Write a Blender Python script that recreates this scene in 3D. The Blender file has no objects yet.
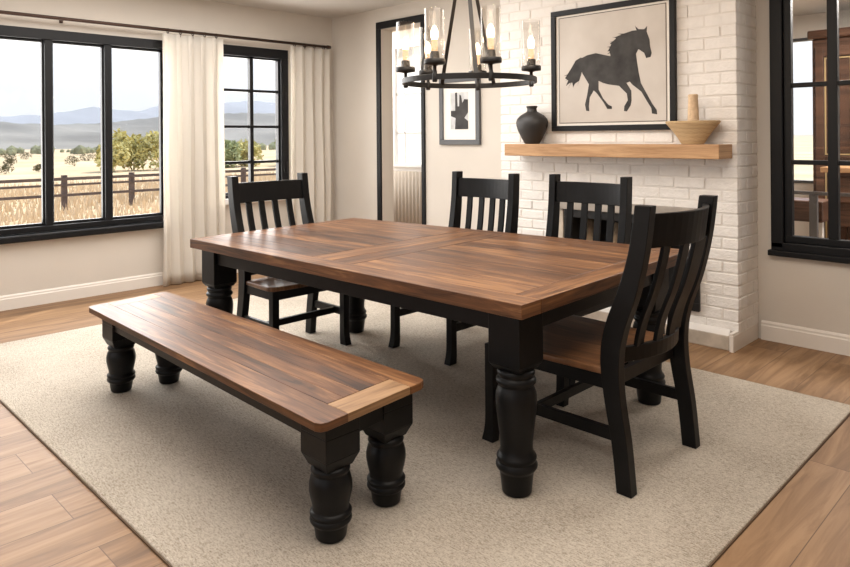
import bpy, bmesh, math, random
from mathutils import Vector, Matrix
random.seed(7)
scene = bpy.context.scene
col = scene.collection
PI = math.pi

# ---------------------------------------------------------------- materials
def new_mat(name):
    m = bpy.data.materials.new(name); m.use_nodes = True
    nt = m.node_tree; nt.nodes.clear()
    out = nt.nodes.new('ShaderNodeOutputMaterial')
    b = nt.nodes.new('ShaderNodeBsdfPrincipled')
    nt.links.new(b.outputs[0], out.inputs[0])
    return m, nt, b, out
def N(nt, t, **kw):
    n = nt.nodes.new(t)
    for k, v in kw.items():
        if k.startswith('i_'):
            n.inputs[k[2:].replace('_', ' ')].default_value = v
        else: setattr(n, k, v)
    return n
def ramp(nt, stops):
    r = nt.nodes.new('ShaderNodeValToRGB'); e = r.color_ramp.elements
    while len(e) < len(stops): e.new(0.5)
    for i, (p, c) in enumerate(stops):
        e[i].position = p; e[i].color = (*c, 1)
    return r
def simple(name, c, rough=.5, metal=0., noise=0., nscale=6., bump=0., bscale=60., spec=.5):
    m, nt, b, out = new_mat(name)
    b.inputs['Roughness'].default_value = rough; b.inputs['Metallic'].default_value = metal
    b.inputs['Specular IOR Level'].default_value = spec
    b.inputs['Base Color'].default_value = (*c, 1)
    tc = N(nt, 'ShaderNodeTexCoord')
    if noise:
        n = N(nt, 'ShaderNodeTexNoise', i_Scale=nscale, i_Detail=5.)
        nt.links.new(tc.outputs['Object'], n.inputs['Vector'])
        r = ramp(nt, [(.3, tuple(x*(1-noise) for x in c)), (.7, tuple(min(1, x*(1+noise)) for x in c))])
        nt.links.new(n.outputs['Fac'], r.inputs[0]); nt.links.new(r.outputs[0], b.inputs['Base Color'])
    if bump:
        n2 = N(nt, 'ShaderNodeTexNoise', i_Scale=bscale, i_Detail=4.)
        nt.links.new(tc.outputs['Object'], n2.inputs['Vector'])
        bp = N(nt, 'ShaderNodeBump', i_Strength=bump, i_Distance=.01)
        nt.links.new(n2.outputs['Fac'], bp.inputs['Height']); nt.links.new(bp.outputs[0], b.inputs['Normal'])
    return m
def wood(name, dark, mid, light, rough=.36, fs=1.0, contrast=(.30, .52, .74), bump=.15):
    """boards: UV.x runs along the grain in metres, UV.y across; attribute 'tone' varies board to board"""
    m, nt, b, out = new_mat(name)
    uv = N(nt, 'ShaderNodeUVMap', uv_map='grain')
    mp = N(nt, 'ShaderNodeMapping'); mp.inputs['Scale'].default_value = (1.3*fs, 16*fs, 1)
    nt.links.new(uv.outputs[0], mp.inputs[0])
    n1 = N(nt, 'ShaderNodeTexNoise', i_Scale=1.6, i_Detail=8., i_Roughness=.62, i_Distortion=.9)
    nt.links.new(mp.outputs[0], n1.inputs['Vector'])
    mp2 = N(nt, 'ShaderNodeMapping'); mp2.inputs['Scale'].default_value = (4*fs, 120*fs, 1)
    nt.links.new(uv.outputs[0], mp2.inputs[0])
    n2 = N(nt, 'ShaderNodeTexNoise', i_Scale=1.5, i_Detail=3.)
    nt.links.new(mp2.outputs[0], n2.inputs['Vector'])
    at = N(nt, 'ShaderNodeAttribute', attribute_name='tone')
    a1 = N(nt, 'ShaderNodeMath', operation='MULTIPLY_ADD'); a1.inputs[1].default_value = .25; 
    nt.links.new(n2.outputs['Fac'], a1.inputs[0]); nt.links.new(n1.outputs['Fac'], a1.inputs[2])
    a2 = N(nt, 'ShaderNodeMath', operation='ADD'); nt.links.new(a1.outputs[0], a2.inputs[0]); nt.links.new(at.outputs['Fac'], a2.inputs[1])
    a3 = N(nt, 'ShaderNodeMath', operation='SUBTRACT'); nt.links.new(a2.outputs[0], a3.inputs[0]); a3.inputs[1].default_value = .125
    r = ramp(nt, [(contrast[0], dark), (contrast[1], mid), (contrast[2], light)])
    nt.links.new(a3.outputs[0], r.inputs[0])
    # knots
    mk = N(nt, 'ShaderNodeMapping'); mk.inputs['Scale'].default_value = (1.6, 5.5, 1)
    nt.links.new(uv.outputs[0], mk.inputs[0])
    vo = N(nt, 'ShaderNodeTexVoronoi', i_Scale=1.1); nt.links.new(mk.outputs[0], vo.inputs['Vector'])
    kr = ramp(nt, [(.04, (.25,)*3), (.10, (1,)*3)]); nt.links.new(vo.outputs['Distance'], kr.inputs[0])
    mx = N(nt, 'ShaderNodeMix', data_type='RGBA', blend_type='MULTIPLY'); mx.inputs[0].default_value = .7
    nt.links.new(r.outputs[0], mx.inputs[6]); nt.links.new(kr.outputs[0], mx.inputs[7])
    nt.links.new(mx.outputs[2], b.inputs['Base Color'])
    b.inputs['Roughness'].default_value = rough; b.inputs['Specular IOR Level'].default_value = .38
    bp = N(nt, 'ShaderNodeBump', i_Strength=bump, i_Distance=.002)
    nt.links.new(a1.outputs[0], bp.inputs['Height']); nt.links.new(bp.outputs[0], b.inputs['Normal'])
    return m

M = {}
M['wall'] = simple('wall_paint', (.60, .55, .49), .85, noise=.03, nscale=2, bump=.05, bscale=90)
M['ceiling'] = simple('ceiling_paint', (.56, .53, .495), .9, noise=.02, nscale=2)
M['trim'] = simple('white_trim', (.74, .69, .63), .45)
M['black'] = simple('black_painted_wood', (.0045, .0045, .005), .42, noise=.35, nscale=9, bump=.05, bscale=40, spec=.22)
M['frame_black'] = simple('black_window_metal', (.006, .006, .007), .45, spec=.25)
M['iron'] = simple('black_iron', (.012, .011, .011), .45, metal=.3)
M['bronze'] = simple('dark_bronze', (.06, .034, .024), .4, metal=.6)
M['table'] = wood('walnut_boards', (.034, .014, .006), (.135, .056, .022), (.33, .165, .068), rough=.42)
M['bench_light'] = wood('pale_walnut_board', (.14, .075, .035), (.28, .16, .078), (.42, .26, .135), rough=.45)
M['mantel'] = wood('oak_beam', (.33, .18, .085), (.50, .30, .155), (.60, .39, .22), rough=.6, bump=.3)
M['cabinet'] = wood('red_brown_cabinet_wood', (.030, .014, .008), (.085, .040, .023), (.16, .080, .048), rough=.4)
M['cabinet_top'] = wood('tan_cabinet_top', (.28, .15, .07), (.42, .24, .12), (.55, .33, .18), rough=.4)
M['brick'] = simple('white_painted_brick', (.80, .77, .735), .75, noise=.04, nscale=14, bump=.5, bscale=55)
M['mortar'] = simple('white_painted_mortar', (.75, .715, .675), .85, bump=.4, bscale=70)
M['stone'] = simple('hearth_stone', (.50, .43, .35), .8, noise=.25, nscale=7, bump=.3, bscale=30)
M['lintel'] = simple('grey_lintel_stone', (.36, .32, .28), .8, noise=.15, nscale=9, bump=.2)
M['soot'] = simple('firebox_soot', (.02, .018, .016), .95)
M['log'] = simple('split_log', (.45, .33, .22), .9, noise=.3, nscale=20)
M['vase'] = simple('black_ceramic', (.022, .019, .018), .5, noise=.2, bump=.15, bscale=50)
M['candle'] = simple('tan_woven_candle', (.62, .45, .29), .8, noise=.12, nscale=30, bump=.6, bscale=70)
M['mat'] = simple('picture_mat', (.80, .76, .70), .9)
M['frame_grey'] = simple('grey_frame', (.07, .07, .075), .4)
M['frame_gold'] = simple('muted_gold', (.45, .33, .17), .4, metal=.5)
M['ink'] = simple('charcoal_ink', (.045, .043, .042), .85, noise=.5, nscale=9)
M['ink_line'] = simple('thin_ink_line', (.13, .115, .10), .8)
M['rail_grey'] = simple('grey_metal_rail', (.10, .09, .085), .5)
M['fence'] = simple('weathered_fence_wood', (.12, .085, .07), .9, noise=.25, nscale=5)
M['sill_white'] = simple('white_sill', (.82, .80, .78), .35)
M['glow_wire'] = None

def m_artpaper():
    m, nt, b, out = new_mat('art_paper')
    tc = N(nt, 'ShaderNodeTexCoord'); n = N(nt, 'ShaderNodeTexNoise', i_Scale=2.6, i_Detail=4.)
    nt.links.new(tc.outputs['Object'], n.inputs['Vector'])
    r = ramp(nt, [(.3, (.50, .455, .41)), (.7, (.64, .60, .555))])
    nt.links.new(n.outputs['Fac'], r.inputs[0]); nt.links.new(r.outputs[0], b.inputs['Base Color'])
    b.inputs['Roughness'].default_value = .8
    return m
M['paper'] = m_artpaper()

def m_basket():
    m, nt, b, out = new_mat('woven_basket')
    tc = N(nt, 'ShaderNodeTexCoord')
    w = N(nt, 'ShaderNodeTexWave', i_Scale=38., i_Distortion=2.5, i_Detail=3.); w.bands_direction = 'Z'
    nt.links.new(tc.outputs['Object'], w.inputs['Vector'])
    r = ramp(nt, [(.1, (.33, .21, .10)), (.55, (.55, .38, .20)), (.9, (.70, .52, .31))])
    nt.links.new(w.outputs['Fac'], r.inputs[0]); nt.links.new(r.outputs[0], b.inputs['Base Color'])
    bp = N(nt, 'ShaderNodeBump', i_Strength=.6, i_Distance=.004); nt.links.new(w.outputs['Fac'], bp.inputs['Height'])
    nt.links.new(bp.outputs[0], b.inputs['Normal']); b.inputs['Roughness'].default_value = .85
    return m
M['basket'] = m_basket()

def m_floor():
    m, nt, b, out = new_mat('oak_plank_floor')
    tc = N(nt, 'ShaderNodeTexCoord')
    mp = N(nt, 'ShaderNodeMapping'); mp.inputs['Rotation'].default_value = (0, 0, PI/2)
    nt.links.new(tc.outputs['Object'], mp.inputs[0])
    def brick(c1, c2, mort):
        k = N(nt, 'ShaderNodeTexBrick', i_Scale=1., i_Brick_Width=2.3, i_Row_Height=.24, i_Mortar_Size=.0018, i_Mortar_Smooth=.3, i_Bias=0.)
        k.offset = .37; k.offset_frequency = 2
        k.inputs['Color1'].default_value = c1; k.inputs['Color2'].default_value = c2; k.inputs['Mortar'].default_value = mort
        nt.links.new(mp.outputs[0], k.inputs['Vector']); return k
    k = brick((0, 0, 0, 1), (1, 1, 1, 1), (.5, .5, .5, 1))
    # offset the grain by board
    sc = N(nt, 'ShaderNodeVectorMath', operation='SCALE'); sc.inputs['Scale'].default_value = 9.
    nt.links.new(k.outputs['Color'], sc.inputs[0])
    ad = N(nt, 'ShaderNodeVectorMath', operation='ADD'); nt.links.new(mp.outputs[0], ad.inputs[0]); nt.links.new(sc.outputs[0], ad.inputs[1])
    ms = N(nt, 'ShaderNodeMapping'); ms.inputs['Scale'].default_value = (.9, 9, 1); nt.links.new(ad.outputs[0], ms.inputs[0])
    n1 = N(nt, 'ShaderNodeTexNoise', i_Scale=1.7, i_Detail=8., i_Roughness=.6, i_Distortion=1.0); nt.links.new(ms.outputs[0], n1.inputs['Vector'])
    s2 = N(nt, 'ShaderNodeMath', operation='MULTIPLY_ADD'); s2.inputs[1].default_value = .20
    nt.links.new(k.outputs['Color'], s2.inputs[0]); nt.links.new(n1.outputs['Fac'], s2.inputs[2])
    r = ramp(nt, [(.34, (.135, .072, .034)), (.58, (.255, .145, .072)), (.80, (.37, .225, .120))])
    nt.links.new(s2.outputs[0], r.inputs[0])
    mk = N(nt, 'ShaderNodeMapping'); mk.inputs['Scale'].default_value = (1.2, 3.0, 1); nt.links.new(ad.outputs[0], mk.inputs[0])
    vo = N(nt, 'ShaderNodeTexVoronoi', i_Scale=1.3); nt.links.new(mk.outputs[0], vo.inputs['Vector'])
    kr = ramp(nt, [(.02, (.22,)*3), (.055, (1,)*3)]); nt.links.new(vo.outputs['Distance'], kr.inputs[0])
    mx = N(nt, 'ShaderNodeMix', data_type='RGBA', blend_type='MULTIPLY'); mx.inputs[0].default_value = .8
    nt.links.new(r.outputs[0], mx.inputs[6]); nt.links.new(kr.outputs[0], mx.inputs[7])
    m2 = N(nt, 'ShaderNodeMix', data_type='RGBA', blend_type='MIX')
    f2 = N(nt, 'ShaderNodeMath', operation='MULTIPLY'); f2.inputs[1].default_value = .75
    nt.links.new(k.outputs['Fac'], f2.inputs[0]); nt.links.new(f2.outputs[0], m2.inputs[0])
    nt.links.new(mx.outputs[2], m2.inputs[6]); m2.inputs[7].default_value = (.08, .042, .022, 1)
    nt.links.new(m2.outputs[2], b.inputs['Base Color'])
    b.inputs['Roughness'].default_value = .5; b.inputs['Specular IOR Level'].default_value = .3
    bp = N(nt, 'ShaderNodeBump', i_Strength=.2, i_Distance=.003); nt.links.new(n1.outputs['Fac'], bp.inputs['Height'])
    nt.links.new(bp.outputs[0], b.inputs['Normal'])
    return m
M['floor'] = m_floor()

def m_rug():
    m, nt, b, out = new_mat('woven_wool_rug')
    tc = N(nt, 'ShaderNodeTexCoord')
    mp = N(nt, 'ShaderNodeMapping'); mp.inputs['Scale'].default_value = (34, 150, 1); mp.inputs['Rotation'].default_value = (0, 0, .0)
    nt.links.new(tc.outputs['Object'], mp.inputs[0])
    n1 = N(nt, 'ShaderNodeTexNoise', i_Scale=1.3, i_Detail=6., i_Roughness=.7, i_Distortion=.6); nt.links.new(mp.outputs[0], n1.inputs['Vector'])
    n2 = N(nt, 'ShaderNodeTexNoise', i_Scale=210., i_Detail=2.); nt.links.new(tc.outputs['Object'], n2.inputs['Vector'])
    n3 = N(nt, 'ShaderNodeTexNoise', i_Scale=2.2, i_Detail=4.); nt.links.new(tc.outputs['Object'], n3.inputs['Vector'])
    s = N(nt, 'ShaderNodeMath', operation='MULTIPLY_ADD'); s.inputs[1].default_value = .55
    nt.links.new(n2.outputs['Fac'], s.inputs[0]); nt.links.new(n1.outputs['Fac'], s.inputs[2])
    s2 = N(nt, 'ShaderNodeMath', operation='MULTIPLY_ADD'); s2.inputs[1].default_value = .25
    nt.links.new(n3.outputs['Fac'], s2.inputs[0]); nt.links.new(s.outputs[0], s2.inputs[2])
    r = ramp(nt, [(.66, (.26, .215, .165)), (.88, (.52, .455, .375)), (1.03, (.65, .585, .50))])
    nt.links.new(s2.outputs[0], r.inputs[0]); nt.links.new(r.outputs[0], b.inputs['Base Color'])
    b.inputs['Roughness'].default_value = .95; b.inputs['Specular IOR Level'].default_value = .15
    bp = N(nt, 'ShaderNodeBump', i_Strength=.9, i_Distance=.008); nt.links.new(s.outputs[0], bp.inputs['Height'])
    nt.links.new(bp.outputs[0], b.inputs['Normal'])
    return m
M['rug'] = m_rug()
M['rug_edge'] = simple('rug_shadow_binding', (.12, .075, .045), .9)  # dark binding also paints the thin shadow line along the rug edge

def m_curtain():
    m, nt, b, out = new_mat('linen_curtain')
    b.inputs['Base Color'].default_value = (.82, .78, .72, 1); b.inputs['Roughness'].default_value = .9
    tr = N(nt, 'ShaderNodeBsdfTranslucent'); tr.inputs[0].default_value = (.85, .80, .72, 1)
    mx = N(nt, 'ShaderNodeMixShader'); mx.inputs[0].default_value = .45
    nt.links.new(b.outputs[0], mx.inputs[1]); nt.links.new(tr.outputs[0], mx.inputs[2]); nt.links.new(mx.outputs[0], out.inputs[0])
    tc = N(nt, 'ShaderNodeTexCoord'); n = N(nt, 'ShaderNodeTexNoise', i_Scale=220., i_Detail=2.)
    nt.links.new(tc.outputs['Object'], n.inputs['Vector'])
    bp = N(nt, 'ShaderNodeBump', i_Strength=.15, i_Distance=.002); nt.links.new(n.outputs['Fac'], bp.inputs['Height']); nt.links.new(bp.outputs[0], b.inputs['Normal'])
    return m
M['curtain'] = m_curtain()

def m_glass(name, tint=(1, 1, 1), lo=.04, hi=.6):
    m, nt, b, out = new_mat(name)
    nt.nodes.remove(b)
    t = N(nt, 'ShaderNodeBsdfTransparent'); t.inputs[0].default_value = (*tint, 1)
    g = N(nt, 'ShaderNodeBsdfGlossy'); g.inputs['Roughness'].default_value = .02
    lw = N(nt, 'ShaderNodeLayerWeight', i_Blend=.5); pw = N(nt, 'ShaderNodeMath', operation='POWER'); pw.inputs[1].default_value = 5.
    nt.links.new(lw.outputs['Facing'], pw.inputs[0]); fr = N(nt, 'ShaderNodeMath', operation='MULTIPLY_ADD'); fr.inputs[1].default_value = hi; fr.inputs[2].default_value = lo
    nt.links.new(pw.outputs[0], fr.inputs[0])
    mx = N(nt, 'ShaderNodeMixShader')
    nt.links.new(fr.outputs[0], mx.inputs[0]); nt.links.new(t.outputs[0], mx.inputs[1]); nt.links.new(g.outputs[0], mx.inputs[2])
    nt.links.new(mx.outputs[0], out.inputs[0])
    return m
M['glass'] = m_glass('window_glass', lo=.005)
m, nt, b, out = new_mat('overexposed_pane'); tr = N(nt, 'ShaderNodeBsdfTranslucent'); tr.inputs[0].default_value = (.95, .95, .95, 1)
tp = N(nt, 'ShaderNodeBsdfTransparent'); mx = N(nt, 'ShaderNodeMixShader'); mx.inputs[0].default_value = .3
nt.links.new(tr.outputs[0], mx.inputs[1]); nt.links.new(tp.outputs[0], mx.inputs[2]); nt.links.new(mx.outputs[0], out.inputs[0]); nt.nodes.remove(b); M['glare_pane'] = m  # milky pane added so the hall window reads as overexposed white
M['shade'] = m_glass('clear_lamp_glass', (.965, .955, .94), lo=.05, hi=.6)

def emis(name, c, s):
    m, nt, b, out = new_mat(name); nt.nodes.remove(b)
    e = N(nt, 'ShaderNodeEmission', i_Strength=s); e.inputs[0].default_value = (*c, 1)
    nt.links.new(e.outputs[0], out.inputs[0]); return m
M['bulb'] = emis('lit_bulb', (1, .82, .58), 6)
M['bulb_glow'] = emis('amber_bulb_base', (1, .55, .28), 1.1)

def m_leaf(name, a, c):
    return simple(name, a, .9, noise=c, nscale=1.2, spec=.1)
M['field'] = simple('dry_grass_field', (.66, .51, .33), .95, noise=.2, nscale=.16, spec=.05)
M['grass'] = simple('tall_dry_grass', (.70, .54, .36), .95, noise=.12, nscale=.8, spec=.05)
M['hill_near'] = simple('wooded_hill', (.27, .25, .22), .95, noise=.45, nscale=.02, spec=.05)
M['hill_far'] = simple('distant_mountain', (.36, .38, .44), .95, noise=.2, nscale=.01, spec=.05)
M['shrub_gold'] = simple('golden_shrub_leaves', (.62, .55, .24), .9, noise=.3, nscale=2.5, spec=.1)
M['shrub_green'] = simple('green_shrub_leaves', (.40, .42, .22), .9, noise=.3, nscale=2.5, spec=.1)
M['tree_line'] = simple('scrubby_trees', (.26, .26, .15), .9, noise=.3, nscale=.6, spec=.1)
M['brush'] = simple('grey_green_brush', (.16, .14, .08), .9, noise=.3, nscale=2, spec=.1)

# ---------------------------------------------------------------- object helpers
def tag(o, label=None, cat=None, group=None, kind=None):
    if label: o['label'] = label
    if cat: o['category'] = cat
    if group: o['group'] = group
    if kind: o['kind'] = kind
    return o
def link(name, bm, mat, parent=None, smooth=False, bevel=0, segs=2):
    me = bpy.data.meshes.new(name); bmesh.ops.recalc_face_normals(bm, faces=bm.faces) if False else None
    bm.to_mesh(me); bm.free()
    mats = mat if isinstance(mat, (list, tuple)) else [mat]
    for k in mats: me.materials.append(k)
    if smooth:
        for p in me.polygons: p.use_smooth = True
    o = bpy.data.objects.new(name, me); col.objects.link(o)
    if parent is not None: o.parent = parent
    if bevel:
        md = o.modifiers.new('bevel', 'BEVEL'); md.width = bevel; md.segments = segs; md.limit_method = 'ANGLE'; md.angle_limit = .6
    return o
def empty(name, loc, rz=0):
    o = bpy.data.objects.new(name, None); col.objects.link(o)
    o.location = loc; o.rotation_euler = (0, 0, rz); o.empty_display_size = .1
    return o
def box(bm, x0, x1, y0, y1, z0, z1, mi=0):
    v = [bm.verts.new(p) for p in ((x0,y0,z0),(x1,y0,z0),(x1,y1,z0),(x0,y1,z0),(x0,y0,z1),(x1,y0,z1),(x1,y1,z1),(x0,y1,z1))]
    fs = []
    for q in ((3,2,1,0),(4,5,6,7),(0,1,5,4),(1,2,6,5),(2,3,7,6),(3,0,4,7)):
        f = bm.faces.new([v[i] for i in q]); f.material_index = mi; fs.append(f)
    return fs
def prism8(bm, bot, top, mi=0):
    v = [bm.verts.new(p) for p in list(bot)+list(top)]
    fs = []
    for q in ((3,2,1,0),(4,5,6,7),(0,1,5,4),(1,2,6,5),(2,3,7,6),(3,0,4,7)):
        f = bm.faces.new([v[i] for i in q]); f.material_index = mi; fs.append(f)
    return fs
def lathe(bm, prof, cx=0, cy=0, seg=32, cap=True, mi=0):
    rings = []
    for r, z in prof:
        rings.append([bm.verts.new((cx+r*math.cos(2*PI*i/seg), cy+r*math.sin(2*PI*i/seg), z)) for i in range(seg)])
    for a, b in zip(rings, rings[1:]):
        for i in range(seg):
            j = (i+1) % seg
            f = bm.faces.new((a[i], a[j], b[j], b[i])); f.material_index = mi; f.smooth = True
    if cap:
        for rg, rev in ((rings[0], True), (rings[-1], False)):
            f = bm.faces.new(list(reversed(rg)) if rev else rg); f.material_index = mi
def tube(bm, pts, r, seg=10, mi=0):
    pts = [Vector(p) for p in pts]; rings = []
    up = Vector((0, 0, 1))
    for i, p in enumerate(pts):
        d = (pts[min(i+1, len(pts)-1)]-pts[max(i-1, 0)]).normalized()
        a = d.cross(up)
        if a.length < 1e-3: a = Vector((1, 0, 0))
        a.normalize(); b = d.cross(a).normalized()
        rings.append([bm.verts.new(p+a*r*math.cos(2*PI*k/seg)+b*r*math.sin(2*PI*k/seg)) for k in range(seg)])
    for a, b in zip(rings, rings[1:]):
        for i in range(seg):
            j = (i+1) % seg; f = bm.faces.new((a[i], b[i], b[j], a[j])); f.smooth = True; f.material_index = mi
    bm.faces.new(rings[0]); bm.faces.new(list(reversed(rings[-1])))
def sweep_rect(bm, path, wx, wy_list):
    """post in the YZ plane: path of (x, y, z), section width wx along x and wy perpendicular to the path"""
    rings = []
    for i, (x, y, z) in enumerate(path):
        a = path[max(i-1, 0)]; b = path[min(i+1, len(path)-1)]
        d = Vector((0, b[1]-a[1], b[2]-a[2])).normalized(); n = Vector((0, d.z, -d.y))
        if i in (0, len(path)-1): n = Vector((0, 1, 0))
        w = wy_list[i] if isinstance(wy_list, (list, tuple)) else wy_list
        c = Vector((x, y, z))
        rings.append([bm.verts.new(c+Vector((sx*wx/2, 0, 0))+n*(sy*w/2)) for sx, sy in ((-1,-1),(1,-1),(1,1),(-1,1))])
    for a, b in zip(rings, rings[1:]):
        for i in range(4):
            j = (i+1) % 4; bm.faces.new((a[i], a[j], b[j], b[i]))
    bm.faces.new(list(reversed(rings[0]))); bm.faces.new(rings[-1])
def smooth_path(pts, n=5):
    """Catmull-Rom through (y, z, w) tuples"""
    out = []
    P = [pts[0]]+list(pts)+[pts[-1]]
    for i in range(1, len(P)-2):
        for k in range(n):
            t = k/n
            out.append(tuple(.5*((2*P[i][j])+(-P[i-1][j]+P[i+1][j])*t+(2*P[i-1][j]-5*P[i][j]+4*P[i+1][j]-P[i+2][j])*t*t+(-P[i-1][j]+3*P[i][j]-3*P[i+1][j]+P[i+2][j])*t**3) for j in range(len(pts[0]))))
    out.append(tuple(pts[-1])); return out

# board mesh with grain coordinates
class Boards:
    def __init__(s):
        s.bm = bmesh.new(); s.uv = s.bm.loops.layers.uv.new('grain'); s.tn = s.bm.loops.layers.float_color.new('tone'); s.rnd = random.Random(11)
    def add(s, corners, z0, z1, along, tone=None, mi=0):
        """corners: 4 xy points counter-clockwise; along: xy direction of the grain"""
        a = Vector((along[0], along[1], 0)).normalized(); c = Vector((-a.y, a.x, 0))
        fs = prism8(s.bm, [(x, y, z0) for x, y in corners], [(x, y, z1) for x, y in corners], mi)
        ou, ov = s.rnd.uniform(0, 40), s.rnd.uniform(0, 40)
        t = s.rnd.uniform(-.09, .09) if tone is None else tone
        for f in fs:
            nrm = f.normal if f.normal.length else Vector((0, 0, 1)); f.normal_update(); nrm = f.normal
            side_shade = 0 if abs(nrm.z) > .5 else -.07  # shade painted into the side faces: darker tone than top and bottom
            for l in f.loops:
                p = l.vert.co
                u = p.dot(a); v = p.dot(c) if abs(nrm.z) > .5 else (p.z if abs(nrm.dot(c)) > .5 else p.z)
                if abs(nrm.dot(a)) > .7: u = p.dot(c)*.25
                l[s.uv].uv = (u+ou, v+ov); l[s.tn] = (t+side_shade, t+side_shade, t+side_shade, 1)
    def done(s, name, mat, parent=None, bevel=.0015, segs=1):
        return link(name, s.bm, mat, parent, bevel=bevel, segs=segs)
def quad(Q):
    """bilinear map of a 4 corner top A,B,C,D (near-left, near-right, far-right, far-left); s, t in 0..1"""
    A, B, C, D = [Vector(q) for q in Q]
    def f(s, t):
        p = (A*(1-s)+B*s)*(1-t)+(D*(1-s)+C*s)*t
        return (p.x, p.y)
    return f

# ---------------------------------------------------------------- camera
TH = .7833; ROLL = .008; H = 1.3594
cam = bpy.data.cameras.new('camera'); co = bpy.data.objects.new('camera', cam); col.objects.link(co); scene.camera = co
cam.sensor_width = 36; cam.lens = 688.02/850*36; cam.shift_y = -146.93/850; cam.clip_end = 3000; cam.clip_start = .05
right = Vector((math.cos(TH), math.sin(TH), 0)); fwd = Vector((-math.sin(TH), math.cos(TH), 0)); up = Vector((0, 0, 1))
c_, s_ = math.cos(ROLL), math.sin(ROLL)
r2 = right*c_-up*s_; u2 = right*s_+up*c_
mw = Matrix.Identity(4)
for i in range(3): mw[i][0] = r2[i]; mw[i][1] = u2[i]; mw[i][2] = -fwd[i]
mw[2][3] = H
co.matrix_world = mw

# ---------------------------------------------------------------- room shell
LX, BY, CZ = -6.264, 4.806, 2.71     # left wall face, back wall face, ceiling
WT = .16
def struct(name, bm, mat, parent=None, bevel=0, smooth=False):
    o = link(name, bm, mat, parent, bevel=bevel, smooth=smooth)
    if parent is None: o['kind'] = 'structure'
    return o
bm = bmesh.new(); box(bm, LX-WT, 2.0, -2.2, BY+WT, -.1, 0); struct('floor', bm, M['floor'])
bm = bmesh.new(); box(bm, LX-WT, 2.0, -2.2, BY+WT, CZ, CZ+.12); struct('ceiling', bm, M['ceiling'])

def wall_x(name, x0, x1, y0, y1, z0, z1, holes, mat):   # slab in the YZ plane
    bm = bmesh.new(); ys = sorted({y0, y1, *[h[0] for h in holes], *[h[1] for h in holes]})
    for a, b in zip(ys, ys[1:]):
        cuts = sorted([(h[2], h[3]) for h in holes if h[0] <= a and h[1] >= b]); z = z0
        for c0, c1 in cuts:
            if c0 > z: box(bm, x0, x1, a, b, z, c0)
            z = c1
        if z < z1: box(bm, x0, x1, a, b, z, z1)
    bmesh.ops.remove_doubles(bm, verts=bm.verts, dist=1e-5)
    return struct(name, bm, mat)
def wall_y(name, y0, y1, x0, x1, z0, z1, holes, mat):
    bm = bmesh.new(); xs = sorted({x0, x1, *[h[0] for h in holes], *[h[1] for h in holes]})
    for a, b in zip(xs, xs[1:]):
        cuts = sorted([(h[2], h[3]) for h in holes if h[0] <= a and h[1] >= b]); z = z0
        for c0, c1 in cuts:
            if c0 > z: box(bm, a, b, y0, y1, z, c0)
            z = c1
        if z < z1: box(bm, a, b, y0, y1, z, z1)
    bmesh.ops.remove_doubles(bm, verts=bm.verts, dist=1e-5)
    return struct(name, bm, mat)
W1 = (.62, 2.92, .535, 2.275); W2 = (3.34, 4.20, .72, 2.295)
wall_x('wall_left', LX-WT, LX, -2.2, BY+WT, 0, CZ, [W1, W2], M['wall'])
OP = (-5.425, -4.82, 0, 2.49); RW = (-1.575, .75, .575, 2.46)
wall_y('wall_back', BY, BY+WT, LX, 2.0, 0, CZ, [OP, RW], M['wall'])
wall_x('wall_right_unseen', 2.0, 2.0+WT, -2.2, BY+WT, 0, CZ, [], M['wall'])  # unseen wall, put in to keep the right side darker

wall_y('wall_front_unseen', -2.2-WT, -2.2, LX, 2.0, 0, CZ, [(-5.6, -3.3, .55, 2.3), (-1.4, .6, .55, 2.3)], M['wall'])  # unseen wall added to cut rear daylight, its window openings made up
# baseboards
def baseboard(name, along, a0, a1, face, sgn, h=.125):
    bm = bmesh.new()
    prof = [(0, 0), (.016, 0), (.016, h*.74), (.011, h*.80), (.011, h*.9), (.004, h), (0, h)]
    rings = []
    for a in (a0, a1):
        rings.append([bm.verts.new((a, face+sgn*d, z) if along == 'x' else (face+sgn*d, a, z)) for d, z in prof])
    n = len(prof)
    for i in range(n):
        j = (i+1) % n; bm.faces.new((rings[0][i], rings[0][j], rings[1][j], rings[1][i]))
    bm.faces.new(rings[0]); bm.faces.new(list(reversed(rings[1])))
    bmesh.ops.recalc_face_normals(bm, faces=bm.faces)
    return struct(name, bm, M['trim'])
baseboard('baseboard_left', 'y', -2.2, BY, LX, 1, .118)
baseboard('baseboard_back', 'x', LX, OP[0], BY, -1)
baseboard('baseboard_back', 'x', OP[1], -3.56, BY, -1)
baseboard('baseboard_right', 'x', -1.645, 2.0, BY, -1)

# ---------------------------------------------------------------- left windows
def frame_yz(bm, x0, x1, y0, y1, z0, z1, wl, wr, wt, wb):
    box(bm, x0, x1, y0, y1, z1-wt, z1); box(bm, x0, x1, y0, y1, z0, z0+wb)
    box(bm, x0, x1, y0, y0+wl, z0+wb, z1-wt); box(bm, x0, x1, y1-wr, y1, z0+wb, z1-wt)
w1 = empty('window_1', (LX, 1.77, .535)); tag(w1, kind='structure')
def rel(o, bm):      # move world-built geometry into the local frame of a translated parent
    bmesh.ops.translate(bm, verts=bm.verts, vec=-Vector(o.location))
bm = bmesh.new(); frame_yz(bm, LX-.10, LX+.02, W1[0], W1[1], .60, W1[3], .09, .09, .085, .045)
for y in (1.18, 1.85, 2.33): box(bm, LX-.09, LX+.012, y-.030, y+.030, .645, 2.19)
rel(w1, bm); link('window_frame', bm, M['frame_black'], w1, bevel=.004)
bm = bmesh.new()
ys = [.71, 1.154, 1.206, 1.824, 1.876, 2.304, 2.356, 2.83]
for a, b in zip(ys[::2], ys[1::2]): frame_yz(bm, LX-.06, LX-.02, a, b, .645, 2.19, .018, .018, .022, .022)
rel(w1, bm); link('sash', bm, M['frame_black'], w1, bevel=.003)
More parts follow.
